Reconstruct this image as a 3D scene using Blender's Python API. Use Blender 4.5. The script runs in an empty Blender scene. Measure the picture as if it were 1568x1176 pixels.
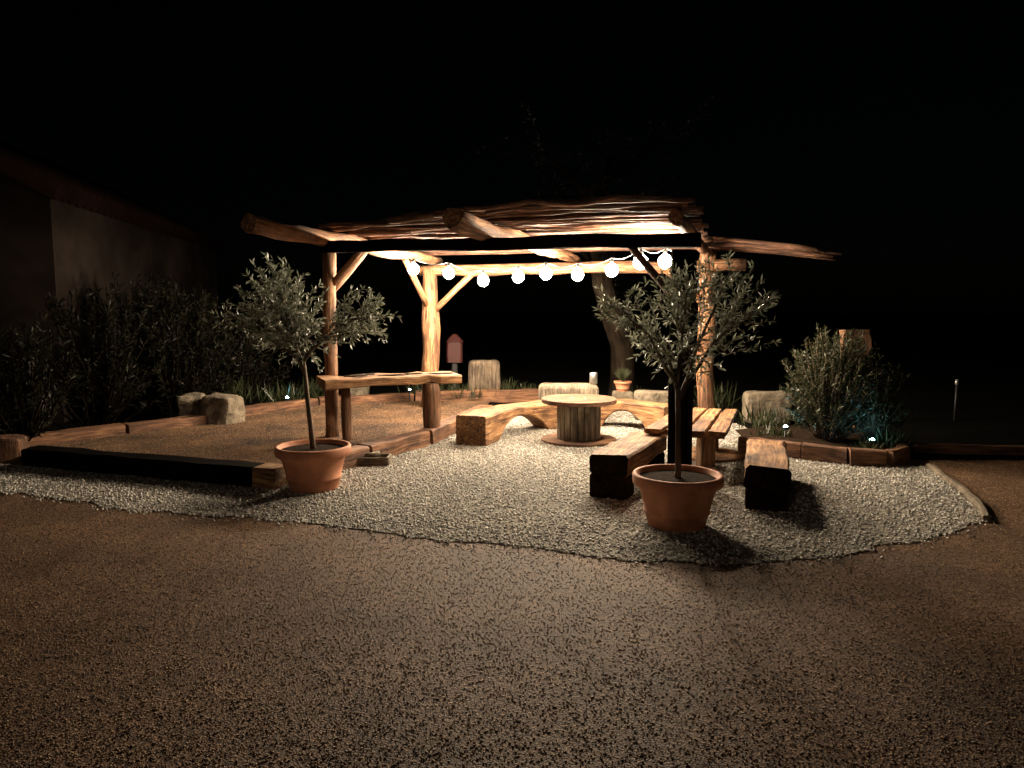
import bpy, math, random
import numpy as np
from mathutils import Vector, Matrix, noise
R = random.Random(7)
scene = bpy.context.scene
scene.view_settings.view_transform = 'Standard'
try: scene.view_settings.look = 'None'
except Exception: pass
scene.view_settings.exposure = 0

# ------------------------------------------------------------------ materials
def new_mat(name):
    m = bpy.data.materials.new(name); m.use_nodes = True
    nt = m.node_tree
    return m, nt, nt.nodes['Principled BSDF']

def coord(nt, kind, scale=(1, 1, 1)):
    mp = nt.nodes.new('ShaderNodeMapping'); mp.inputs['Scale'].default_value = scale
    if kind == 'grain':
        a = nt.nodes.new('ShaderNodeAttribute'); a.attribute_name = 'grain'
        nt.links.new(a.outputs['Vector'], mp.inputs['Vector'])
    else:
        g = nt.nodes.new('ShaderNodeNewGeometry')
        nt.links.new(g.outputs['Position'], mp.inputs['Vector'])
    return mp.outputs['Vector']

def ramp(nt, fac, stops):
    r = nt.nodes.new('ShaderNodeValToRGB')
    el = r.color_ramp.elements
    while len(el) < len(stops): el.new(0.5)
    for e, (p, c) in zip(el, stops):
        e.position = p; e.color = (*c, 1)
    nt.links.new(fac, r.inputs['Fac'])
    return r.outputs['Color']

def noise_n(nt, vec, scale, detail=6, rough=.6, dist=0):
    n = nt.nodes.new('ShaderNodeTexNoise')
    n.inputs['Scale'].default_value = scale; n.inputs['Detail'].default_value = detail
    n.inputs['Roughness'].default_value = rough; n.inputs['Distortion'].default_value = dist
    nt.links.new(vec, n.inputs['Vector'])
    return n.outputs['Fac']

def bump(nt, bsdf, h, strength, dist, prev=None):
    b = nt.nodes.new('ShaderNodeBump')
    b.inputs['Strength'].default_value = strength; b.inputs['Distance'].default_value = dist
    nt.links.new(h, b.inputs['Height'])
    if prev is not None: nt.links.new(prev, b.inputs['Normal'])
    nt.links.new(b.outputs['Normal'], bsdf.inputs['Normal'])
    return b.outputs['Normal']

def mul(nt, a, b, mode='MULTIPLY', fac=1.0):
    m = nt.nodes.new('ShaderNodeMix'); m.data_type = 'RGBA'; m.blend_type = mode
    m.inputs['Factor'].default_value = fac
    nt.links.new(a, m.inputs['A']); nt.links.new(b, m.inputs['B'])
    return m.outputs['Result']

def wood(name, dark, mid, light, rough=.75, bs=.6):
    m, nt, b = new_mat(name)
    v = coord(nt, 'grain', (22, 22, 1.5))
    f = noise_n(nt, v, 1.6, 8, .68, .8)
    c = ramp(nt, f, [(.36, dark), (.5, mid), (.64, light)])
    v2 = coord(nt, 'grain', (1, 1, .5))
    f2 = noise_n(nt, v2, 4.5, 5, .65, .4)
    c2 = ramp(nt, f2, [(.34, (.28, .22, .18)), (.5, (.8, .73, .66)), (.64, (1.2, 1.13, 1.0))])
    nt.links.new(mul(nt, c, c2), b.inputs['Base Color'])
    b.inputs['Roughness'].default_value = rough
    n1 = bump(nt, b, f, bs, .014)
    return m

M = {}
M['log'] = wood('log_wood', (.04, .016, .007), (.21, .10, .046), (.42, .245, .13), bs=1)
M['pole'] = wood('branch_bark', (.02, .009, .006), (.13, .06, .037), (.34, .19, .12), bs=1)
M['seat'] = wood('bench_wood', (.06, .026, .01), (.27, .14, .06), (.50, .31, .155), bs=1)
M['shadewood'] = wood('shade_dark_timber', (.003, .002, .0015), (.013, .008, .0055), (.026, .016, .010), .95)  # bench wood with the shade of its unlit sides put into the colour
M['shadeblack'] = wood('shade_black_timber', (.002, .002, .002), (.004, .003, .003), (.007, .005, .004), .95)  # near-black: shade of timber facing away from the bulbs, painted in
M['sleeper'] = wood('sleeper_wood', (.04, .018, .009), (.16, .076, .038), (.28, .155, .085), bs=1)
M['grey'] = wood('weathered_wood', (.06, .052, .04), (.18, .155, .12), (.30, .265, .21), bs=.9)
M['bark'] = wood('bark', (.04, .032, .024), (.11, .088, .066), (.20, .16, .12), .9, 1)
M['dkbark'] = wood('dark_bark', (.005, .004, .003), (.014, .011, .008), (.028, .022, .017), .95, 1)

def simple(name, c1, c2, scale, rough=.85, bs=.4, bd=.01, kind='pos', metal=0, detail=7):
    m, nt, b = new_mat(name)
    v = coord(nt, kind)
    f = noise_n(nt, v, scale, detail, .65)
    nt.links.new(ramp(nt, f, [(.3, c1), (.7, c2)]), b.inputs['Base Color'])
    b.inputs['Roughness'].default_value = rough; b.inputs['Metallic'].default_value = metal
    if bs: bump(nt, b, f, bs, bd)
    return m
M['stone'] = simple('stone', (.05, .038, .025), (.25, .205, .145), 9, .9, 1, .05)
M['terracotta'] = simple('terracotta', (.33, .12, .062), (.60, .265, .145), 6, .75, .2, .005)
M['soil'] = simple('soil', (.01, .007, .004), (.035, .022, .015), 25, 1, 1, .02)
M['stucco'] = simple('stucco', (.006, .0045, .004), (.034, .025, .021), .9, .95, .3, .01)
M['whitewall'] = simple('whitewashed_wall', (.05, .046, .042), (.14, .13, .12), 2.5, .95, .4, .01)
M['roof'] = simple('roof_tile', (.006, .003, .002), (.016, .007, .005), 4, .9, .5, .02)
M['redpaint'] = simple('red_paint', (.03, .004, .003), (.055, .007, .006), 6, .6, .1, .004)
M['metal'] = simple('metal', (.3, .3, .3), (.5, .5, .5), 10, .4, 0, 0, metal=.9)
M['black'] = simple('black_plastic', (.012, .012, .012), (.025, .025, .025), 10, .5, 0)
M['night_lawn'] = simple('night_lawn', (.0008, .0008, .0006), (.003, .003, .0016), 6, 1, 1, .03)  # night darkness put into the colour, so the ground beyond stays black
M['glass'] = simple('window_glass', (.004, .005, .006), (.008, .009, .01), 3, .3, 0)
for k in ('night_lawn', 'soil', 'shadewood', 'shadeblack', 'stucco', 'dkbark', 'roof', 'glass'):
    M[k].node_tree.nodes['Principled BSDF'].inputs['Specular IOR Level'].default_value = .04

def leafmat(name, c1, c2, c3, tr=.25, spec=.5):
    m, nt, b = new_mat(name)
    v = coord(nt, 'grain')
    f = noise_n(nt, v, 1.0, 2, .5)
    col = ramp(nt, f, [(.3, c1), (.5, c2), (.7, c3)])
    nt.links.new(col, b.inputs['Base Color'])
    b.inputs['Roughness'].default_value = .4; b.inputs['Specular IOR Level'].default_value = spec
    t = nt.nodes.new('ShaderNodeBsdfTranslucent'); nt.links.new(col, t.inputs['Color'])
    mx = nt.nodes.new('ShaderNodeMixShader'); mx.inputs['Fac'].default_value = tr
    nt.links.new(b.outputs['BSDF'], mx.inputs[1]); nt.links.new(t.outputs['BSDF'], mx.inputs[2])
    out = [n for n in nt.nodes if n.type == 'OUTPUT_MATERIAL'][0]
    nt.links.new(mx.outputs[0], out.inputs['Surface'])
    return m
M['olive'] = leafmat('olive_leaf', (.04, .047, .03), (.14, .15, .10), (.44, .46, .38), .40)
M['green'] = leafmat('shrub_leaf', (.013, .018, .007), (.03, .036, .016), (.066, .07, .035), spec=.25)
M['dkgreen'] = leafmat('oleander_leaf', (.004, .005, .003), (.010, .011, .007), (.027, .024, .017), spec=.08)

def emis(name, col, s):
    m = bpy.data.materials.new(name); m.use_nodes = True
    nt = m.node_tree; nt.nodes.clear()
    e = nt.nodes.new('ShaderNodeEmission'); e.inputs['Color'].default_value = (*col, 1); e.inputs['Strength'].default_value = s
    o = nt.nodes.new('ShaderNodeOutputMaterial'); nt.links.new(e.outputs[0], o.inputs['Surface'])
    return m
M['bulb'] = emis('bulb_glass_lit', (1.0, .805, .575), 1000)
M['led'] = emis('led_lens_lit', (.30, .82, 1.0), 240)

def ground_mat(name, stops, scale, patch, bs, bd, rough=.9, pscale=.9, spec=.5):
    m, nt, b = new_mat(name)
    v = coord(nt, 'pos')
    vo = nt.nodes.new('ShaderNodeTexVoronoi'); vo.inputs['Scale'].default_value = scale
    nt.links.new(v, vo.inputs['Vector'])
    sep = nt.nodes.new('ShaderNodeSeparateColor'); nt.links.new(vo.outputs['Color'], sep.inputs['Color'])
    c = ramp(nt, sep.outputs['Red'], stops)
    f = noise_n(nt, v, pscale, 8, .65)
    c2 = ramp(nt, f, [(.35, patch[0]), (.65, patch[1])])
    nt.links.new(mul(nt, c, c2), b.inputs['Base Color'])
    b.inputs['Roughness'].default_value = rough; b.inputs['Specular IOR Level'].default_value = spec
    n1 = bump(nt, b, vo.outputs['Distance'], bs, bd)
    bump(nt, b, noise_n(nt, v, scale * .35, 5, .7), .5, bd * 1.5, n1)
    return m
M['asphalt'] = ground_mat('gritty_paving', [(0, (.035, .018, .009)), (.45, (.115, .062, .032)), (.8, (.20, .118, .065)), (1, (.36, .25, .155))], 125,
                          ((.55, .5, .46), (1.2, 1.15, 1.1)), .6, .007, rough=.72, spec=.32, pscale=1.3)
M['gravel'] = ground_mat('gravel_bed', [(0, (.10, .092, .078)), (.5, (.24, .22, .185)), (1, (.45, .42, .36))], 85,
                         ((.7, .7, .7), (1.1, 1.08, 1.0)), 1, .015)
M['court'] = ground_mat('court_sand', [(0, (.06, .03, .014)), (.6, (.15, .08, .038)), (1, (.24, .142, .072))], 90,
                        ((.2, .17, .14), (1.3, 1.25, 1.15)), .9, .014, pscale=1.6)
def pebmat(name, stops, rough=.8, spec=.5):
    m, nt, b = new_mat(name)
    a = nt.nodes.new('ShaderNodeAttribute'); a.attribute_name = 'grain'
    s = nt.nodes.new('ShaderNodeSeparateXYZ'); nt.links.new(a.outputs['Vector'], s.inputs[0])
    nt.links.new(ramp(nt, s.outputs['X'], stops), b.inputs['Base Color'])
    b.inputs['Roughness'].default_value = rough; b.inputs['Specular IOR Level'].default_value = spec
    return m
M['pebble'] = pebmat('gravel_stones', [(0, (.12, .112, .098)), (.5, (.36, .335, .29)), (1, (.78, .755, .70))], .65)
M['grit'] = pebmat('paving_grit', [(0, (.04, .02, .01)), (.5, (.17, .10, .055)), (1, (.50, .37, .245))], .65, .35)
M['sand'] = pebmat('sand_grit', [(0, (.06, .03, .015)), (.5, (.17, .095, .048)), (1, (.38, .26, .15))], .8)

# ------------------------------------------------------------------ mesh builder
class B:
    def __init__(s):
        s.v = []; s.f = []; s.g = []; s.mi = []; s.sm = []; s.mats = []
    def m(s, k):
        if k not in s.mats: s.mats.append(k)
        return s.mats.index(k)
    def face(s, idx, k, smooth=False):
        s.f.append(idx); s.mi.append(s.m(k)); s.sm.append(smooth)
    def rings(s, rings, grains, k, smooth=False, closed=True, cap=True, capk=None):
        base = len(s.v); n = len(rings[0])
        for r, g in zip(rings, grains):
            s.v += [tuple(p) for p in r]; s.g += [tuple(q) for q in g]
        for i in range(len(rings) - 1):
            for j in range(n):
                a = base + i * n + j; b = base + i * n + (j + 1) % n
                s.face((a, b, b + n, a + n), k, smooth)
        if cap:
            s.face(tuple(base + j for j in reversed(range(n))), capk or k)
            e = base + (len(rings) - 1) * n
            s.face(tuple(e + j for j in range(n)), capk or k)
    def prism(s, p0, p1, w, h, k, seg=6, jit=.004, ch=.012, yaw=0, w1=None, h1=None, capk=None):
        p0 = Vector(p0); p1 = Vector(p1); d = (p1 - p0); L = d.length; d.normalize()
        if abs(d.z) > .95: side = Vector((math.cos(yaw), math.sin(yaw), 0))
        else: side = d.cross(Vector((0, 0, 1))).normalized()
        up = side.cross(d).normalized()
        w1 = w1 or w; h1 = h1 or h
        rg = []; gr = []; off = [R.uniform(0, 50) for _ in range(3)]
        for i in range(seg + 1):
            t = i / seg; c = p0.lerp(p1, t)
            hw = (w + (w1 - w) * t) / 2; hh = (h + (h1 - h) * t) / 2
            e = ch if 0 < i < seg else ch * 1.6
            pts = [(-hw + e, -hh), (hw - e, -hh), (hw, -hh + e), (hw, hh - e), (hw - e, hh), (-hw + e, hh), (-hw, hh - e), (-hw, -hh + e)]
            ring = []; gg = []
            for x, y in pts:
                q = c + side * x + up * y
                nz = noise.noise_vector(q * 5 + Vector(off)) * jit * 2
                ring.append(q + nz); gg.append((x + off[0], y + off[1], t * L + off[2]))
            rg.append(ring); gr.append(gg)
        s.rings(rg, gr, k, capk=capk)
    def tube(s, path, rad, k, sides=10, jit=.0, smooth=True):
        path = [Vector(p) for p in path]; n = len(path)
        if not isinstance(rad, (list, tuple)): rad = [rad] * n
        rg = []; gr = []; L = 0; off = [R.uniform(0, 50) for _ in range(3)]
        ref = Vector((.13, .2, 1))
        d0 = (path[-1] - path[0]).normalized()
        if abs(d0.dot(ref.normalized())) > .9: ref = Vector((1, .1, 0))
        for i in range(n):
            d = (path[min(i + 1, n - 1)] - path[max(i - 1, 0)]).normalized()
            sd = d.cross(ref).normalized(); up = sd.cross(d)
            if i: L += (path[i] - path[i - 1]).length
            ring = []; gg = []
            for j in range(sides):
                a = 2 * math.pi * j / sides
                r = rad[i]
                if jit: r *= 1 + jit * noise.noise(Vector((math.cos(a) * 1.2 + off[0], math.sin(a) * 1.2 + off[1], L * 2.5 + off[2]))) * 2
                ring.append(path[i] + (sd * math.cos(a) + up * math.sin(a)) * r)
                gg.append((rad[i] * math.cos(a) + off[0], rad[i] * math.sin(a) + off[1], L + off[2]))
            rg.append(ring); gr.append(gg)
        s.rings(rg, gr, k, smooth)
    def lathe(s, c, prof, k, seg=40, smooth=True, cap=False, jit=0):
        c = Vector(c); rg = []; gr = []
        for r, z in prof:
            ring = []; 
            for j in range(seg):
                a = 2 * math.pi * j / seg
                ring.append(c + Vector((r * math.cos(a), r * math.sin(a), z)))
            rg.append(ring); gr.append([tuple(p) for p in ring])
        s.rings(rg, gr, k, smooth, cap=cap)
    def leaf(s, p, d, L, W, k):
        sd = d.cross(Vector((R.gauss(0, 1), R.gauss(0, 1), R.gauss(0, 1)))).normalized() * (W / 2)
        b = len(s.v); mid = p + d * (L * .5); g = (R.uniform(0, 90), R.uniform(0, 90), R.uniform(0, 90))
        s.v += [tuple(p), tuple(mid + sd), tuple(p + d * L), tuple(mid - sd)]; s.g += [g] * 4
        s.face((b, b + 1, b + 2, b + 3), k)
    def obj(s, name, parent=None):
        me = bpy.data.meshes.new(name); me.from_pydata(s.v, [], s.f); 
        for k in s.mats: me.materials.append(M[k])
        me.polygons.foreach_set('material_index', s.mi)
        me.polygons.foreach_set('use_smooth', s.sm)
        at = me.attributes.new('grain', 'FLOAT_VECTOR', 'POINT')
        at.data.foreach_set('vector', [c for g in s.g for c in g])
        me.update()
        o = bpy.data.objects.new(name, me); scene.collection.objects.link(o)
        if parent: o.parent = parent
        return o

def empty(name):
    o = bpy.data.objects.new(name, None); scene.collection.objects.link(o); return o
V = Vector
def rdir(zb=0):
    return Vector((R.gauss(0, 1), R.gauss(0, 1), R.gauss(0, 1) + zb)).normalized()

# ------------------------------------------------------------------ ground sheets
def sheet(name, poly, z, mat):
    me = bpy.data.meshes.new(name); me.from_pydata([(x, y, z) for x, y in poly], [], [tuple(range(len(poly)))])
    me.materials.append(M[mat]); me.update()
    o = bpy.data.objects.new(name, me); scene.collection.objects.link(o); return o
sheet('ground', [(-150, -150), (150, -150), (150, 150), (-150, 150)], 0, 'asphalt')
sheet('night_lawn', [(-151, 7.9), (-4.9, 7.9), (2.9, 7.6), (4.0, 7.35), (9, 7.4), (14, 6.0), (25, 1), (151, -40), (151, 151), (-151, 151)], .003, 'night_lawn')  # dark sheet laid so the far ground does not show as lit
front = [(-6.5, 6.45), (-5.3, 6.25), (-4.28, 6.06), (-3.57, 5.78), (-2.73, 5.47), (-1.83, 5.27), (-.915, 4.95), (.07, 4.62), (.47, 4.46), (.9, 4.37),
         (1.25, 4.33), (1.75, 4.39), (2.12, 4.50), (2.66, 4.75), (3.1, 5.0), (3.4, 5.2), (3.55, 5.5), (3.72, 5.94), (3.86, 6.5), (4.0, 7.0)]
fr2 = []
for a, b in zip(front[:-1], front[1:]):
    n = 12
    for i in range(n):
        t = i / n; x = a[0] + (b[0] - a[0]) * t; y = a[1] + (b[1] - a[1]) * t
        fr2.append((x + .05 * noise.noise(V((x * 5, y * 5, 0))), y + .10 * noise.noise(V((x * 2.2, y * 2.2, 3))) + .04 * noise.noise(V((x * 9, y * 9, 3)))))
gpoly = fr2 + [(4.0, 7.05), (3.5, 7.1), (2.9, 7.5), (3.0, 9.5), (2.6, 11.2), (.5, 11.8), (-.3, 11.4), (-.35, 10.2), (-1.02, 8.0), (-1.95, 6.3), (-4.7, 7.08), (-6.5, 7.5)]
sheet('gravel_bed', gpoly, .007, 'gravel')
court = [(-1.98, 6.35), (-1.08, 8.0), (-.4, 10.2), (-.35, 11.6), (-2.3, 11.6), (-3.9, 10.2), (-3.95, 9.3), (-5.4, 7.8), (-4.75, 7.1)]
sheet('court_ground', court, .06, 'court')

def inpoly(x, y, poly):
    ins = np.zeros(len(x), bool); j = len(poly) - 1
    for i in range(len(poly)):
        xi, yi = poly[i]; xj, yj = poly[j]
        c = ((yi > y) != (yj > y)) & (x < (xj - xi) * (y - yi) / (yj - yi + 1e-12) + xi)
        ins ^= c; j = i
    return ins
def pebbles(name, x, y, z0, rmin, rmax, mat, seed):
    rng = np.random.default_rng(seed); n = len(x)
    o = np.array([[1, 0, 0], [-1, 0, 0], [0, 1, 0], [0, -1, 0], [0, 0, 1], [0, 0, -1]], float)
    F = np.array([[0, 2, 4], [2, 1, 4], [1, 3, 4], [3, 0, 4], [2, 0, 5], [1, 2, 5], [3, 1, 5], [0, 3, 5]])
    r = rng.uniform(rmin, rmax, n)
    q = rng.normal(size=(n, 4)); q /= np.linalg.norm(q, axis=1)[:, None]
    w, a, b, c = q.T
    Rm = np.stack([1 - 2 * (b * b + c * c), 2 * (a * b - c * w), 2 * (a * c + b * w), 2 * (a * b + c * w), 1 - 2 * (a * a + c * c), 2 * (b * c - a * w),
                   2 * (a * c - b * w), 2 * (b * c + a * w), 1 - 2 * (a * a + b * b)], 1).reshape(n, 3, 3)
    sc = rng.uniform(.65, 1.25, (n, 6, 1))
    P = np.einsum('nij,nkj->nki', Rm, o[None] * sc) * r[:, None, None]
    P[:, :, 2] *= .75
    P += np.stack([x, y, np.full(n, z0) + r * .35], 1)[:, None, :]
    verts = P.reshape(-1, 3); faces = (F[None] + (np.arange(n) * 6)[:, None, None]).reshape(-1, 3)
    me = bpy.data.meshes.new(name)
    me.vertices.add(len(verts)); me.vertices.foreach_set('co', verts.ravel())
    me.loops.add(faces.size); me.loops.foreach_set('vertex_index', faces.ravel().astype(np.int32))
    me.polygons.add(len(faces)); me.polygons.foreach_set('loop_start', (np.arange(len(faces)) * 3).astype(np.int32))
    try: me.polygons.foreach_set('loop_total', np.full(len(faces), 3, np.int32))
    except Exception: pass
    at = me.attributes.new('grain', 'FLOAT_VECTOR', 'POINT')
    col = np.repeat(rng.uniform(0, 1, (n, 1)), 6, 0) * np.ones((1, 3))
    at.data.foreach_set('vector', col.ravel())
    me.materials.append(M[mat]); me.update(calc_edges=True); me.validate()
    ob = bpy.data.objects.new(name, me); scene.collection.objects.link(ob)
rng = np.random.default_rng(3)
x = rng.uniform(-6.5, 4.1, 150000); y = rng.uniform(4.2, 11.8, 150000)
k = inpoly(x, y + rng.exponential(.045, len(x)), gpoly) & ~inpoly(x, y, court)
pebbles('gravel', x[k], y[k], .006, .005, .0135, 'pebble', 5)
yy = 1.8 + 6.0 * rng.uniform(0, 1, 100000) ** 1.1; xx = rng.uniform(-1, 1, 100000) * (yy * .8 + .3)
k = ~inpoly(xx, yy, gpoly) & (yy < 7.5) & ~inpoly(xx, yy, court)
pebbles('paving_grit', xx[k], yy[k], 0, .002, .0062, 'grit', 6)
xx = rng.uniform(-5.3, -.4, 16000); yy = rng.uniform(6.4, 11.5, 16000); k = inpoly(xx, yy, court)
pebbles('court_grit', xx[k], yy[k], .06, .003, .010, 'sand', 8)

# ------------------------------------------------------------------ timber edging of the court
b = B()
def sl(p, q, h=.17, w=.2, k='sleeper', seg=10, z=0, capk=None):
    b.prism((*p, z + h / 2), (*q, z + h / 2), w, h, k, seg, .008, .012, capk=capk)
sl((-4.72, 7.15), (-2.2, 6.3), .18, .22, 'shadeblack'); sl((-2.19, 6.297), (-1.97, 6.222), .182, .22, 'seat', 3)  # one sleeper: body painted as shaded, end block painted as lit
sl((-1.92, 6.47), (-1.5, 7.25)); sl((-1.48, 7.29), (-1.0, 8.15)); sl((-.98, 8.2), (-.66, 9.3)); sl((-.64, 9.35), (-.36, 10.4))
sl((-5.35, 7.75), (-4.6, 8.6)); sl((-4.57, 8.63), (-3.95, 9.35)); 
sl((-3.75, 10.0), (-3.0, 11.1)); sl((-2.95, 11.15), (-1.6, 11.75)); sl((-1.55, 11.78), (.5, 12.0), .2)
b.obj('timber_edging')
b = B()
sl((2.42, 7.75), (2.95, 7.42), .17, .1); sl((2.95, 7.38), (3.3, 7.14), .17, .1); sl((3.3, 7.1), (3.62, 7.05), .17, .1); sl((3.66, 7.06), (3.95, 7.3), .16, .1); sl((3.95, 7.32), (4.1, 8.4), .16, .1)
pb = [(2.5, 7.8), (2.95, 7.46), (3.3, 7.18), (3.62, 7.12), (3.9, 7.35), (4.05, 8.4), (3.3, 8.9), (2.6, 8.5)]
vs = len(b.v); b.v += [(p[0], p[1], .12) for p in pb]; b.g += [(0, 0, 0)] * len(pb); b.face(tuple(vs + i for i in range(len(pb))), 'soil')
b.obj('planter_bed')
b = B()
kp = front[-5:]
for p, q in zip(kp[:-1], kp[1:]): b.prism((p[0] + .03, p[1], .02), (q[0] + .03, q[1], .02), .05, .05, 'stone', 3, .006, .008)
b.obj('stone_edging')
b = B(); b.prism((4.3, 7.72, .04), (7.5, 7.5, .04), .12, .1, 'sleeper', 8, .006); b.obj('kerb')

# ------------------------------------------------------------------ pergola
FL = V((-2.07, 8.4, 0)); FR = V((1.5, 6.5, 0)); BL = V((-1.2, 10.9, 0)); BR = V((2.62, 9.9, 0))
def P(w, s, z): 
    a = FL.lerp(FR, w); c = BL.lerp(BR, w); q = a + (c - a) * s; return V((q.x, q.y, z))
perg = empty('pergola')
def wobble(p0, p1, n, amp):
    p0 = V(p0); p1 = V(p1); o = V((R.uniform(0, 99), R.uniform(0, 99), 0)); out = []
    for i in range(n + 1):
        t = i / n; q = p0.lerp(p1, t)
        out.append(q + noise.noise_vector(o + V((t * (p1 - p0).length * .9, 0, 0))) * amp)
    return out
b = B(); b.tube(wobble((FL.x, FL.y, 0), (FL.x, FL.y, 2.15), 12, .03), [.075] * 13, 'log', 12, .15); b.obj('post_1', perg)
b = B(); b.tube(wobble((BL.x, BL.y, 0), (BL.x, BL.y, 2.12), 14, .05), [.145 - .003 * i for i in range(15)], 'log', 14, .2); b.obj('post_2', perg)
b = B(); b.tube(wobble((BR.x, BR.y, 0), (BR.x, BR.y, 2.3), 14, .05), [.12 - .001 * i for i in range(15)], 'log', 14, .2); b.obj('post_3', perg)
b = B(); b.prism((FR.x, FR.y, 0), (FR.x, FR.y, 2.04), .18, .18, 'shadeblack', 8, .004, .01, yaw=-.5); b.obj('post_4', perg)  # post is backlit; its shade is put into the colour
b = B(); b.prism(P(-.02, 0, 2.215), P(1.03, 0, 2.12), .12, .12, 'shadeblack', 14, .012); b.obj('front_beam', perg)  # unlit front of the beam painted as near-black colour
b = B(); b.tube(wobble(P(-.05, 1, 2.06), P(1.12, 1, 2.08), 16, .05), .08, 'log', 12, .2); b.obj('back_beam', perg)
b = B(); b.tube(wobble((-2.5, 7.15, 2.36), (-1.1, 11.25, 2.22), 20, .06), [.088 - .001 * i for i in range(21)], 'log', 14, .24)
b.tube(wobble((-.53, 6.65, 2.35), (.95, 10.9, 2.2), 20, .06), [.092 - .001 * i for i in range(21)], 'log', 14, .24)
b.tube(wobble((1.3, 6.0, 2.26), (2.72, 10.2, 2.24), 16, .03), [.06] * 17, 'log', 12, .12)
b.obj('rafters', perg)
b = B()
def brace(p, q, r=.035, k='log'): b.tube(wobble(p, q, 5, .008), r, k, 9, .1)
brace((FL.x + .03, FL.y, 1.78), P(.12, 0, 2.17)); brace((FL.x + .03, FL.y + .05, 1.72), P(0, .32, 2.24))
brace((BL.x - .05, BL.y - .1, 1.58), P(0, .7, 2.2), .045); brace((BL.x + .08, BL.y - .05, 1.5), P(.17, 1, 2.04), .045)
brace((FR.x - .06, FR.y + .02, 1.6), P(.88, 0, 2.08), .035, 'sleeper'); brace((BR.x - .08, BR.y, 1.6), P(.86, 1, 2.04), .045); brace((BR.x, BR.y - .08, 1.6), P(1, .75, 2.2), .045)
b.obj('braces', perg)
b = B()
s = -.2; i = 0
while s < 1.12:
    w0 = R.uniform(-.1, .03) if s > -.02 else R.uniform(.05, .25) + (-.02 - s) * 2.2
    w1 = R.uniform(.97, 1.03)
    if s > .78: w1 = R.uniform(1.18, 1.42)
    if s > .3 and R.random() < .15: w0 -= .1
    s2 = s + R.uniform(-.015, .015)
    def zz(w, s):
        dz = -max(0, w - 1.05) * .45
        return (2.435 - .065 * w) * (1 - s) + 2.33 * s + (.0 if i % 2 else .02) + dz
    n = 18; o = V((R.uniform(0, 99), R.uniform(0, 99), 0)); pts = []
    r0 = R.uniform(.016, .034); fl = R.random() < .5
    arch = R.uniform(0, .05)
    for j in range(n + 1):
        t = j / n; w = w0 + (w1 - w0) * t
        q = P(w, s + (s2 - s) * t, zz(w, s) + arch * math.sin(t * math.pi) + R.uniform(-.003, .003))
        nv = noise.noise_vector(o + V((t * 4.5, 0, 0))); q += V((nv.x, nv.y, nv.z * .6)) * .06
        pts.append(q)
    rad = [r0 * (1.15 - .5 * (j / n if fl else 1 - j / n)) for j in range(n + 1)]
    b.tube(pts, rad, 'pole', 7, .3)
    s += R.uniform(.013, .026) * (1.0 if s < 0.2 else 1.2); i += 1
b.obj('branch_roof', perg)

# ------------------------------------------------------------------ string lights
st = empty('string_lights')
bp = [(-1.30, 9.85, 2.04), (-.84, 9.9, 1.99), (-.38, 9.8, 1.89), (.08, 9.6, 1.93), (.42, 9.25, 1.955), (.81, 9.2, 1.94), (1.15, 8.6, 1.965), (1.31, 7.6, 2.0), (1.64, 8.0, 2.03)]
b = B(); c = B()
for p in bp:
    pr = []
    for j in range(9):
        a = math.pi * j / 8; pr.append((max(.001, .074 * math.sin(a)), -.077 * math.cos(a)))
    b.lathe(p, pr, 'bulb', 12)
    c.lathe(p, [(.001, .068), (.02, .068), (.022, .086), (.02, .12), (.008, .135), (.001, .135)], 'black', 10)
b.obj('bulbs', st)
cp = [V(P(-.0, .75, 2.22))] + [V(p) + V((0, 0, .14)) for p in bp] + [V(P(1.0, .45, 2.18))]
pts = []
for p, q in zip(cp[:-1], cp[1:]):
    for j in range(6):
        t = j / 6; pts.append(p.lerp(q, t) - V((0, 0, .05 * math.sin(math.pi * t))))
pts.append(cp[-1]); c.tube(pts, .006, 'black', 5)
c.obj('cable_and_sockets', st)

# ------------------------------------------------------------------ bar table on left
b = B()
b.prism((-2.1, 8.06, .72), (-.66, 8.68, .72), .46, .09, 'seat', 12, .018, .012)
b.tube(wobble((-.93, 8.4, 0), (-.93, 8.4, .68), 6, .012), [.1, .098, .095, .095, .095, .1, .1], 'sleeper', 12, .12)
b.tube(wobble((-1.85, 8.15, 0), (-1.85, 8.15, .68), 6, .012), .055, 'sleeper', 10, .12)
for i in range(12):
    px = R.uniform(-1.9, -.9); py = 8.37 + (px + 1.38) * .43 + R.uniform(-.1, .1)
    b.tube(wobble((px, py, .775), (px + R.uniform(.1, .3), py + R.uniform(-.05, .1), .785), 4, .02), .009, 'bark', 5)
b.obj('bar_table')

# ------------------------------------------------------------------ arched benches
def arch_bench(name, pts, w, h, mat='seat'):
    b = B(); n = 28; rg = []; gr = []; off = R.uniform(0, 50)
    def bez(t):
        a, c, d = [V((*p, 0)) for p in pts]; return a * (1 - t) ** 2 + c * 2 * t * (1 - t) + d * t * t
    L = 0; prev = None
    for i in range(n + 1):
        t = i / n; p = bez(t); d = (bez(min(1, t + .02)) - bez(max(0, t - .02))).normalized(); sd = V((d.y, -d.x, 0))
        if prev: L += (p - prev).length
        prev = p
        u = (t - .2) / .6
        lo = 0 if u < 0 or u > 1 else (h - .11) * math.sin(math.pi * u) ** .55
        hi = h + .02 * noise.noise(V((t * 6, off, 0)))
        hw = w / 2 * (1 + .12 * noise.noise(V((t * 5, off, 4)))); e = .018
        pl = [(-hw + e, lo), (hw - e, lo), (hw, lo + e), (hw, hi - e), (hw - e, hi), (-hw + e, hi), (-hw, hi - e), (-hw, lo + e)]
        rg.append([p + sd * x + V((0, 0, z)) for x, z in pl]); gr.append([(x + off, z + off, L) for x, z in pl])
    b.rings(rg, gr, mat); return b.obj(name)
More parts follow.
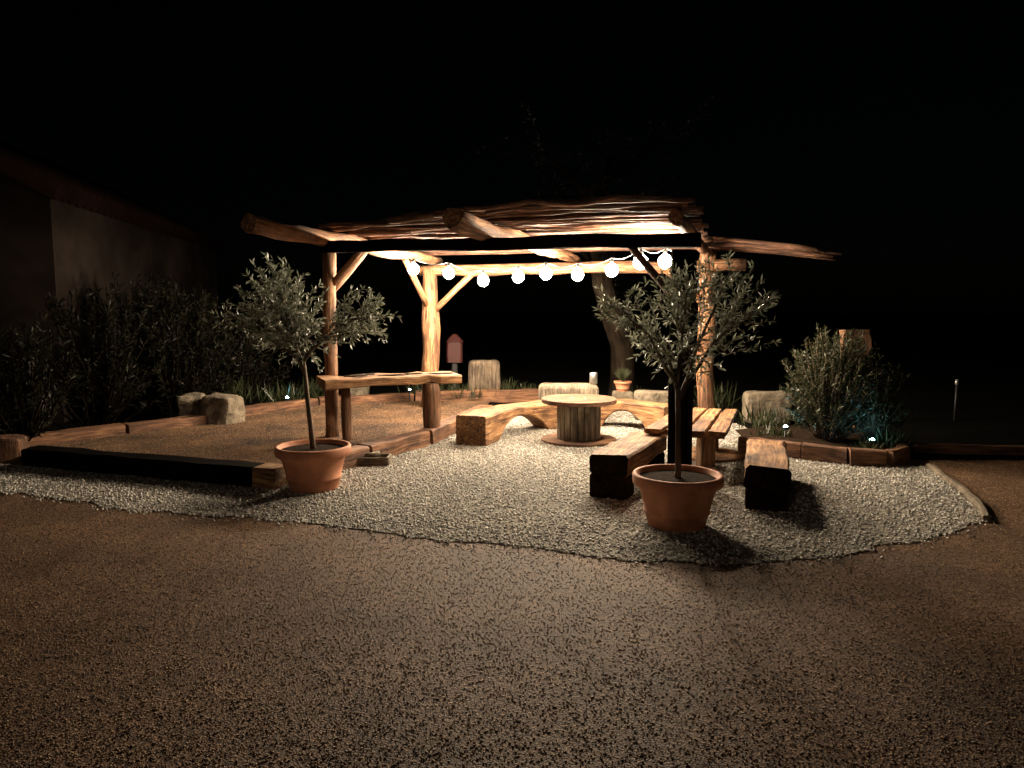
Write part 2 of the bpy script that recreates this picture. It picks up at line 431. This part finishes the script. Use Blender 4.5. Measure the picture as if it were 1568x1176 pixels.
arch_bench('arched_bench', [(-.46, 8.12), (-.1, 9.2), (.62, 9.45)], .36, .34)
arch_bench('arched_bench', [(1.0, 9.55), (1.5, 9.6), (1.95, 8.9)], .3, .34)

# ------------------------------------------------------------------ cable spool table
def spool(name, c, rd, h, rdrum):
    b = B(); x, y = c
    for z0, z1 in ((.0, .035), (h - .045, h)):
        n = 6
        for i in range(n):   # boards cut to a circle
            ya = -rd + 2 * rd * i / n + .002; yb = -rd + 2 * rd * (i + 1) / n - .002
            pts = []
            m = 7
            for j in range(m): 
                yv = ya + (yb - ya) * j / (m - 1); pts.append((math.sqrt(max(0.0004, rd * rd - yv * yv)), yv))
            pts += [(-a, bb) for a, bb in reversed(pts)]
            off = R.uniform(0, 30)
            rg = [[V((x + a, y + bb, z)) for a, bb in pts] for z in (z0, z1)]
            gr = [[(z + off, bb + off, a) for a, bb in pts] for z in (z0, z1)]
            b.rings(rg, gr, 'sleeper')
    n = 20
    for i in range(n):
        a = 2 * math.pi * i / n
        px, py = x + rdrum * math.cos(a), y + rdrum * math.sin(a)
        b.prism((px, py, .036), (px, py, h - .046), .028, 2 * math.pi * rdrum / n - .006, 'grey', 3, .002, .005, yaw=a)
    b.lathe((x, y, 0), [(rdrum - .02, .04), (rdrum - .02, h - .05)], 'shadewood', 24)
    for i in range(4):
        a = math.pi / 4 + i * math.pi / 2; b.lathe((x + .1 * math.cos(a), y + .1 * math.sin(a), h), [(.001, .006), (.012, .006), (.012, 0)], 'metal', 10)
    return b.obj(name)
spool('cable_spool_table', (.77, 8.42), .43, .50, .235)
b = B()
b.lathe((2.06, 7.55, 0), [(.001, .0), (.35, .0), (.355, .006), (.355, .03), (.35, .035), (.001, .035)], 'seat', 40, False)
A = V((1.2, 6.72, 0)); Bq = V((1.93, 6.5, 0)); C = V((2.47, 7.98, 0)); D = V((1.86, 8.2, 0))
for i in range(4):
    t = (i + .5) / 4
    p = A.lerp(Bq, t); q = D.lerp(C, t)
    b.prism((p.x, p.y, .41), (q.x, q.y, .41), .158, .045, 'seat', 8, .005, .006, w1=.14)
for u in (.15, .85):
    p = A.lerp(D, u); q = Bq.lerp(C, u); b.prism((p.x + .05, p.y, .36), (q.x - .05, q.y, .36), .08, .05, 'seat', 3, .003)
b.prism((1.88, 7.05, 0), (1.88, 7.05, .335), .15, .15, 'seat', 4, .006, yaw=.2)
b.prism((2.1, 7.75, .036), (2.1, 7.75, .335), .15, .15, 'seat', 4, .006, yaw=.2)
b.obj('low_plank_table')

# ------------------------------------------------------------------ beam benches
def beam_bench(name, p, q, w, h):
    b = B(); p = V((*p, 0)); q = V((*q, 0)); d = (q - p).normalized()
    b.prism(p + V((0, 0, h - .085)), q + V((0, 0, h - .085)), w, .17, 'seat', 10, .012, .014, capk='shadewood')  # end caps coloured dark for the shade on the bench ends
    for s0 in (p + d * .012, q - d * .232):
        e = s0 + d * .22; b.prism(s0 + V((0, 0, (h - .172) / 2)), e + V((0, 0, (h - .172) / 2)), w * .95, h - .174, 'shadewood', 4, .006, .01)  # legs coloured dark as the shaded part of the bench
    b.obj(name)
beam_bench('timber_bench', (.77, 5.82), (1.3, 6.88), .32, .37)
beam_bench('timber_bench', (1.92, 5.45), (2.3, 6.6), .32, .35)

# ------------------------------------------------------------------ stones and blocks
def rock(name, c, size, z0, mat='stone', yaw=0, jit=.12, bev=.8):
    b = B(); n = 10; idx = {}; hx, hy, hz = size[0] / 2, size[1] / 2, size[2] / 2
    off = V((R.uniform(0, 99), R.uniform(0, 99), 0)); cy, sy = math.cos(yaw), math.sin(yaw)
    def vert(i, j, k):
        key = (i, j, k)
        if key in idx: return idx[key]
        p = V((2 * i / n - 1, 2 * j / n - 1, 2 * k / n - 1)); pw = 9
        l = (abs(p.x) ** pw + abs(p.y) ** pw + abs(p.z) ** pw) ** (1 / pw); q = p / max(l, 1e-6)
        q = V((q.x * hx, q.y * hy, q.z * hz))
        m = min(size)
        q += noise.noise_vector(q * (1.2 / m) + off) * jit * m + noise.noise_vector(q * (4 / m) + off) * jit * m * .35
        w = V((c[0] + q.x * cy - q.y * sy, c[1] + q.x * sy + q.y * cy, z0 + hz + q.z))
        idx[key] = len(b.v); b.v.append(tuple(w)); b.g.append(tuple(q + off)); return idx[key]
    for a in range(n):
        for c2 in range(n):
            for f in (0, n):
                q1 = [vert(f, a, c2), vert(f, a + 1, c2), vert(f, a + 1, c2 + 1), vert(f, a, c2 + 1)]
                q2 = [vert(a, f, c2), vert(a + 1, f, c2), vert(a + 1, f, c2 + 1), vert(a, f, c2 + 1)]
                q3 = [vert(a, c2, f), vert(a + 1, c2, f), vert(a + 1, c2 + 1, f), vert(a, c2 + 1, f)]
                for q, fl in ((q1, f == 0), (q2, f == n), (q3, f == 0)):
                    b.face(tuple(reversed(q)) if fl else tuple(q), mat, False)
    return b.obj(name)
rock('stone_block', (-4.17, 9.55), (.32, .36, .42), -.02, yaw=.2)
rock('stone_block', (-3.74, 9.45), (.42, .36, .43), -.02, yaw=-.25)
rock('stone_block', (.78, 10.15), (.82, .35, .49), 0, 'grey', 0, .03)
rock('stone_block', (1.98, 10.05), (.6, .35, .40), 0, 'stone', -.1, .06)
rock('stone_block', (3.38, 9.7), (.6, .35, .43), 0, 'stone', -.1, .07)
rock('stone_block', (-.46, 12.1), (.52, .25, .68), -.01, 'bark', .1, .04)
rock('stone_block', (-2.5, 11.9), (.35, .3, .4), 0, 'stone', .1, .1)
rock('stone_block', (-5.15, 7.35), (.4, .3, .26), -.02, 'sleeper', .3, .08)
b = B(); b.prism((3.97, 8.4, 0), (3.97, 8.4, 1.0), .1, .1, 'sleeper', 6, .01); b.prism((3.9, 8.4, 1.0), (3.9, 8.4, 1.28), .32, .16, 'sleeper', 5, .02); b.obj('stone_pillar')
b = B(); b.lathe((1.12, 10.1, .49), [(.001, 0), (.055, 0), (.055, .15), (.05, .155), (.048, .15), (.048, .01), (.001, .01)], 'metal', 20); b.obj('metal_can')
b = B()
for (sx, sy, cx, cy) in ((.3, .02, -1.36, 7.05), (.3, .02, -1.36, 7.25), (.02, .2, -1.51, 7.15), (.02, .2, -1.21, 7.15)):
    b.prism((cx - sx / 2, cy, .05), (cx + sx / 2, cy, .05), sy, .08, 'grey', 2, .0, .004)
b.prism((-1.5, 7.15, .018), (-1.22, 7.15, .018), .2, .015, 'grey', 2, 0, .003)
b.tube([(-1.45, 7.15, .08), (-1.3, 7.18, .1)], .03, 'grey', 8); b.obj('stone_trough')
b = B(); b.prism((-.98, 12.6, 0), (-.98, 12.6, .6), .1, .1, 'black', 3, 0); b.prism((-.98, 12.6, .6), (-.98, 12.6, .95), .26, .22, 'redpaint', 3, 0, .02)
b.prism((-.98, 12.6, .95), (-.98, 12.6, 1.08), .3, .26, 'redpaint', 3, 0, .02, w1=.08, h1=.08); b.obj('red_mailbox')
b = B(); b.tube([(6.0, 9.9, 0), (6.0, 9.9, .5)], .015, 'black', 8); b.lathe((6.0, 9.9, .5), [(.022, 0), (.028, .03), (.022, .07), (.001, .08)], 'metal', 12); b.obj('bollard')
b = B(); b.prism((-6.6, 12.75, .5), (-4.55, 12.45, .5), .2, 1.0, 'whitewall', 8, .01, .02); b.obj('low_pale_wall')  # added pale wall, standing in for the lit base of the house wall
b = B(); b.prism((-5.95, 6.9, .45), (-6.15, 9.6, .45), .2, .9, 'whitewall', 8, .01, .02); b.obj('low_pale_wall')

# ------------------------------------------------------------------ vegetation
def spray(b, p0, p1, k, bark, L=.05, W=.011, step=.018, r=.004, start=.25, spread=.9):
    p0 = V(p0); p1 = V(p1); ln = (p1 - p0).length; n = 6; o = V((R.uniform(0, 99),) * 3)
    pts = []
    for i in range(n + 1):
        t = i / n; pts.append(p0.lerp(p1, t) + noise.noise_vector(o + V((t * 2, 0, 0))) * .08 * ln * (t * (1 - t) * 4) + V((0, 0, -.04 * ln * t * t)))
    b.tube(pts, [r * (1 - .7 * i / n) for i in range(n + 1)], bark, 4)
    m = int(ln * (1 - start) / step)
    for i in range(m):
        t = start + (1 - start) * (i + R.random()) / max(1, m); f = t * n; j = min(n - 1, int(f)); q = pts[j].lerp(pts[j + 1], f - j)
        d = (pts[j + 1] - pts[j]).normalized()
        for _ in range(2):
            dd = (d * R.uniform(.5, 1.2) + rdir() * spread).normalized()
            b.leaf(q, dd, L * R.uniform(.6, 1.25), W * R.uniform(.7, 1.2), k)

def pot(b, c, s=1.0):
    x, y = c
    pr = [(.001, 0), (.195, 0), (.20, .012), (.222, .10), (.232, .104), (.232, .118), (.227, .124), (.262, .265), (.27, .272), (.27, .285), (.295, .295), (.312, .305), (.316, .33), (.316, .365), (.308, .378),
          (.292, .38), (.282, .372), (.275, .33), (.001, .33)]
    b.lathe((x, y, 0), [(r * s, z * s) for r, z in pr], 'terracotta', 56)
    b.lathe((x, y, 0), [(.001, .348 * s), (.1 * s, .352 * s), (.279 * s, .34 * s)], 'soil', 30)

def olive(c, base_lean, fork_z, lobes, ntw, seed, dens=1.0):
    global R; R = random.Random(seed)
    root = empty('potted_olive_tree')
    b = B(); pot(b, c); b.obj('terracotta_pot', root)
    b = B(); x, y = c
    top = V((x + base_lean, y, fork_z))
    tp = wobble((x, y, .33), top, 12, .02); tp[0] = V((x, y, .33))
    b.tube(tp, [.024 - .0007 * i for i in range(13)], 'bark', 8, .15)
    for (lx, ly, lz, rx, ry, rz, wgt) in lobes:
        lc = V((lx, ly, lz))
        start = tp[-1 - R.randint(0, 2)]
        pts = []
        for i in range(7):
            t = i / 6; pts.append(start.lerp(lc, t) + V((0, 0, .06 * math.sin(math.pi * t))) + noise.noise_vector(V((t * 3, lx * 9, lz * 9))) * .03 * (1 if 0 < t else 0))
        b.tube(pts, [.015 - .0016 * i for i in range(7)], 'bark', 6, .1)
        for i in range(int(ntw * wgt)):
            d = rdir(.15); rr = R.uniform(.45, 1.0) ** .6 * (1 + (.28 if R.random() < .18 else 0))
            tgt = lc + V((d.x * rx, d.y * ry, d.z * rz)) * rr
            nd = pts[R.randint(2, 6)]
            s0 = nd.lerp(tgt, R.uniform(.1, .5))
            if (tgt - s0).length < .12: s0 = tgt - (tgt - nd).normalized() * .14
            if R.random() < .45: b.tube([nd, nd.lerp(s0, .5) + V((0, 0, .01)), s0], [.006, .005, .004], 'bark', 4)
            spray(b, s0, tgt, 'olive', 'bark', .056, .0145, .021 / dens, .003, .1)
    b.obj('trunk_and_crown', root)
ly = 6.2
olive((-1.69, 6.18), -.05, 1.08, [(-1.95, ly, 1.54, .42, .36, .40, 1.0), (-1.72, ly - .05, 1.26, .38, .3, .24, .45), (-1.24, ly, 1.47, .29, .26, .27, .6), (-2.18, ly, 1.42, .24, .25, .24, .25), (-1.97, ly, 1.84, .16, .16, .18, .2), (-2.40, ly, 1.45, .14, .1, .1, .07)], 95, 11)
ly = 5.12
olive((1.17, 5.12), -.02, 1.0, [(1.2, ly, 1.62, .30, .3, .28, .6), (.76, ly, 1.53, .24, .22, .2, .35), (1.62, ly, 1.50, .25, .25, .26, .45), (1.2, ly, 1.22, .32, .26, .24, .5), (1.5, ly, 1.78, .2, .2, .16, .2), (1.0, ly + .1, 1.35, .25, .2, .2, .28)], 76, 23)

def bush(name, c, rx, ry, z0, z1, n, leafk, L, W, seed, step=.03, up=.6, stem=.008, starts=.35, bark='bark'):
    global R; R = random.Random(seed); b = B(); x, y = c
    for i in range(n):
        a = R.uniform(0, 2 * math.pi); rr = math.sqrt(R.random())
        t = R.uniform(.25, 1)
        hz = z0 + (z1 - z0) * t
        prof = math.sqrt(max(.05, 1 - ((t - .5) / .58) ** 2))
        tgt = V((x + rx * rr * prof * math.cos(a), y + ry * rr * prof * math.sin(a), hz + R.uniform(-.08, .08)))
        s0 = V((x + .25 * rx * rr * math.cos(a), y + .25 * ry * rr * math.sin(a), z0 + (hz - z0) * R.uniform(0, .3)))
        spray(b, s0, tgt, leafk, bark, L, W, step, stem, starts)
    return b.obj(name)
bush('shrub', (3.42, 7.85), .56, .5, .12, 1.3, 330, 'green', .06, .015, 31, .022)
bush('shrub', (3.85, 7.75), .4, .3, .12, .95, 120, 'green', .06, .016, 35, .022)
for i, (x0, y0, h, r) in enumerate([(-5.1, 8.9, 1.8, .9), (-4.7, 10.2, 1.9, .95), (-5.3, 10.6, 2.1, .9), (-4.4, 11.8, 1.7, .9), (-5.5, 12.2, 2.0, .9), (-5.3, 7.9, 1.4, .6)]):
    bush('oleander', (x0, y0), r, r * .8, .0, h, 115, 'dkgreen', .10, .022, 41 + i, .04, stem=.011, starts=.35, bark='dkbark')
def tuft(name, c, n, h, spread, k, W, seed, z0=0):
    global R; R = random.Random(seed); b = B(); x, y = c
    for i in range(n):
        p = V((x + R.gauss(0, spread * .4), y + R.gauss(0, spread * .4), z0)); d = V((R.gauss(0, .45), R.gauss(0, .45), 1)).normalized()
        b.leaf(p, d, h * R.uniform(.5, 1.1), W, k)
    return b.obj(name)
tf = [(-3.5, 11.2, .4, .5), (-3.2, 11.6, .45, .4), (-1.5, 12.2, .35, .35), (-.7, 11.9, .3, .35), (-.1, 12.2, .35, .3), (.3, 12.3, .25, .3), (3.1, 8.9, .35, .3), (3.6, 7.3, .2, .15), (3.9, 7.5, .3, .15), (2.95, 8.2, .2, .25), (1.9, 11.3, .3, .3), (2.9, 10.6, .5, .3), (-4.2, 11.2, .5, .4), (-1.05, 12.0, .3, .3)]
for i, (x0, y0, h, sp) in enumerate(tf): tuft('garden_plant', (x0, y0), 110, h, sp, 'green', .02, 60 + i, .05)
b = B(); pot(b, (1.66, 11.0), .42); 
for i in range(60): b.leaf(V((1.66, 11.0, .15)), V((R.gauss(0, .5), R.gauss(0, .5), 1)).normalized(), .22, .02, 'green')
o = b.obj('potted_plant'); o.location.z = .28
rock('stone_block', (1.66, 11.0), (.3, .3, .29), 0, 'stone', 0, .04)
R = random.Random(77)
b = B()
tr = [V((1.85, 12.3, 0)), V((1.86, 12.3, .4)), V((1.8, 12.3, .9)), V((1.66, 12.3, 1.4)), V((1.5, 12.35, 1.9)), V((1.45, 12.4, 2.6)), V((1.3, 12.5, 3.4))]
b.tube(tr, [.26, .21, .19, .18, .17, .16, .12], 'dkbark', 14, .2)
for i in range(7):
    a = R.uniform(0, 6.28); s0 = tr[R.randint(4, 6)]; l = R.uniform(1.2, 2.4)
    e = s0 + V((math.cos(a) * l, math.sin(a) * l * .5 + 1, R.uniform(.8, 2.0)))
    b.tube(wobble(s0, e, 8, .15), [.08 - .008 * j for j in range(9)], 'shadeblack', 7, .1)
    for j in range(14):
        q = s0.lerp(e, R.uniform(.5, 1)); spray(b, q, q + rdir(.3) * R.uniform(.4, .9), 'dkgreen', 'shadeblack', .09, .03, .06, .008)
b.obj('background_tree')

# ------------------------------------------------------------------ house at left
R = random.Random(5)
h = empty('farmhouse')
p0 = V((-5.98, 9.75, 0)); p1 = V((-7.4, 18.7, 0)); d = (p1 - p0).normalized(); nrm = V((-d.y, d.x, 0)); 
if nrm.x > 0: nrm = -nrm
inn = nrm * 6
def quadp(b, pts, k):
    i = len(b.v); b.v += [tuple(p) for p in pts]; b.g += [tuple(p) for p in pts]; b.face(tuple(range(i, i + len(pts))), k)
b = B(); H = V((0, 0, 3.05)); RZ = V((0, 0, 4.5))
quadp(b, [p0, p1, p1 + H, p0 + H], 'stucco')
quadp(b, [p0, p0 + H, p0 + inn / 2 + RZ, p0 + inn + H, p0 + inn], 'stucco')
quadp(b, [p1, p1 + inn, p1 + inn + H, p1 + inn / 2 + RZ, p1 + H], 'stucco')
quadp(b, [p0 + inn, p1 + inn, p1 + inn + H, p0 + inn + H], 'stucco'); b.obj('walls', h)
b = B()
ov = -nrm * .12 + V((0, 0, -.02)); 
n = 38
for sgn, e0, e1 in ((1, p0 - d * .1 + H + ov, p0 - d * .1 + inn / 2 + RZ + V((0, 0, .08))), (-1, p0 - d * .1 + inn + H - ov, p0 - d * .1 + inn / 2 + RZ + V((0, 0, .08)))):
    for i in range(n):
        o = d * ((p1 - p0).length + .2) * (i + .5) / n
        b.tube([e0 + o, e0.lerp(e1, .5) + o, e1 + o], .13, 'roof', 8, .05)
b.obj('roof', h)
b = B()
def opening(y, z0, z1, w, k, frame='stucco'):
    c = p0 + d * y - nrm * .012
    b.prism(c - d * w / 2 + V((0, 0, (z0 + z1) / 2)), c + d * w / 2 + V((0, 0, (z0 + z1) / 2)), .03, z1 - z0, k, 2, 0, .004)
    c = c - nrm * .012
    for s0 in (-1, 1): b.prism(c + d * s0 * (w / 2 + .04) + V((0, 0, z0)), c + d * s0 * (w / 2 + .04) + V((0, 0, z1)), .08, .07, frame, 2, 0, .004, yaw=math.atan2(d.y, d.x))
    b.prism(c - d * (w / 2 + .08) + V((0, 0, z1 + .04)), c + d * (w / 2 + .08) + V((0, 0, z1 + .04)), .07, .08, frame, 2, 0, .004)
opening(4.1, .0, 1.9, 1.0, 'redpaint'); opening(7.2, .9, 1.8, .8, 'glass')
b.obj('door_and_windows', h)

# ------------------------------------------------------------------ small garden LED spots
for (x0, y0, z0) in [(-3.3, 10.75, .22), (-1.62, 11.6, .24), (3.0, 8.0, .24), (3.66, 7.4, .2)]:
    e = empty('garden_spotlight'); b = B()
    b.tube([(x0, y0, 0), (x0, y0, z0 - .03)], .01, 'black', 6); b.lathe((x0, y0, z0), [(.001, -.04), (.03, -.03), (.036, .004), (.034, .004), (.03, -.005)], 'black', 14); b.obj('spike', e)
    b = B(); b.lathe((x0, y0, z0), [(.022, .001), (.015, .012), (.001, .018)], 'led', 10); b.obj('lens', e)

# ------------------------------------------------------------------ world, added front fill, camera
w = bpy.data.worlds.new('World'); scene.world = w; w.use_nodes = True
nt = w.node_tree; sky = nt.nodes.new('ShaderNodeTexSky'); sky.sky_type = 'NISHITA'; sky.sun_disc = False
el = math.radians(15); az = math.radians(28)   # light travels towards +X +Y and down
sky.sun_elevation = el; sky.sun_rotation = math.radians(180) + az
nt.links.new(sky.outputs[0], nt.nodes['Background'].inputs['Color']); nt.nodes['Background'].inputs['Strength'].default_value = .0001
sd = bpy.data.lights.new('front_fill', 'SUN'); sd.energy = .12; sd.angle = math.radians(8); sd.color = (1, .80, .60)  # added warm fill from behind the camera to brighten front faces; source unseen
so = bpy.data.objects.new('front_fill', sd); scene.collection.objects.link(so)
so.rotation_euler = V((math.sin(az) * math.cos(el), math.cos(az) * math.cos(el), -math.sin(el))).to_track_quat('-Z', 'Y').to_euler()
cd = bpy.data.cameras.new('camera'); cd.lens = 25.94; cd.sensor_width = 36; cd.clip_end = 500
co = bpy.data.objects.new('camera', cd); scene.collection.objects.link(co); co.location = (0, 0, 1.55); co.rotation_euler = (math.radians(84), 0, 0)
scene.camera = co
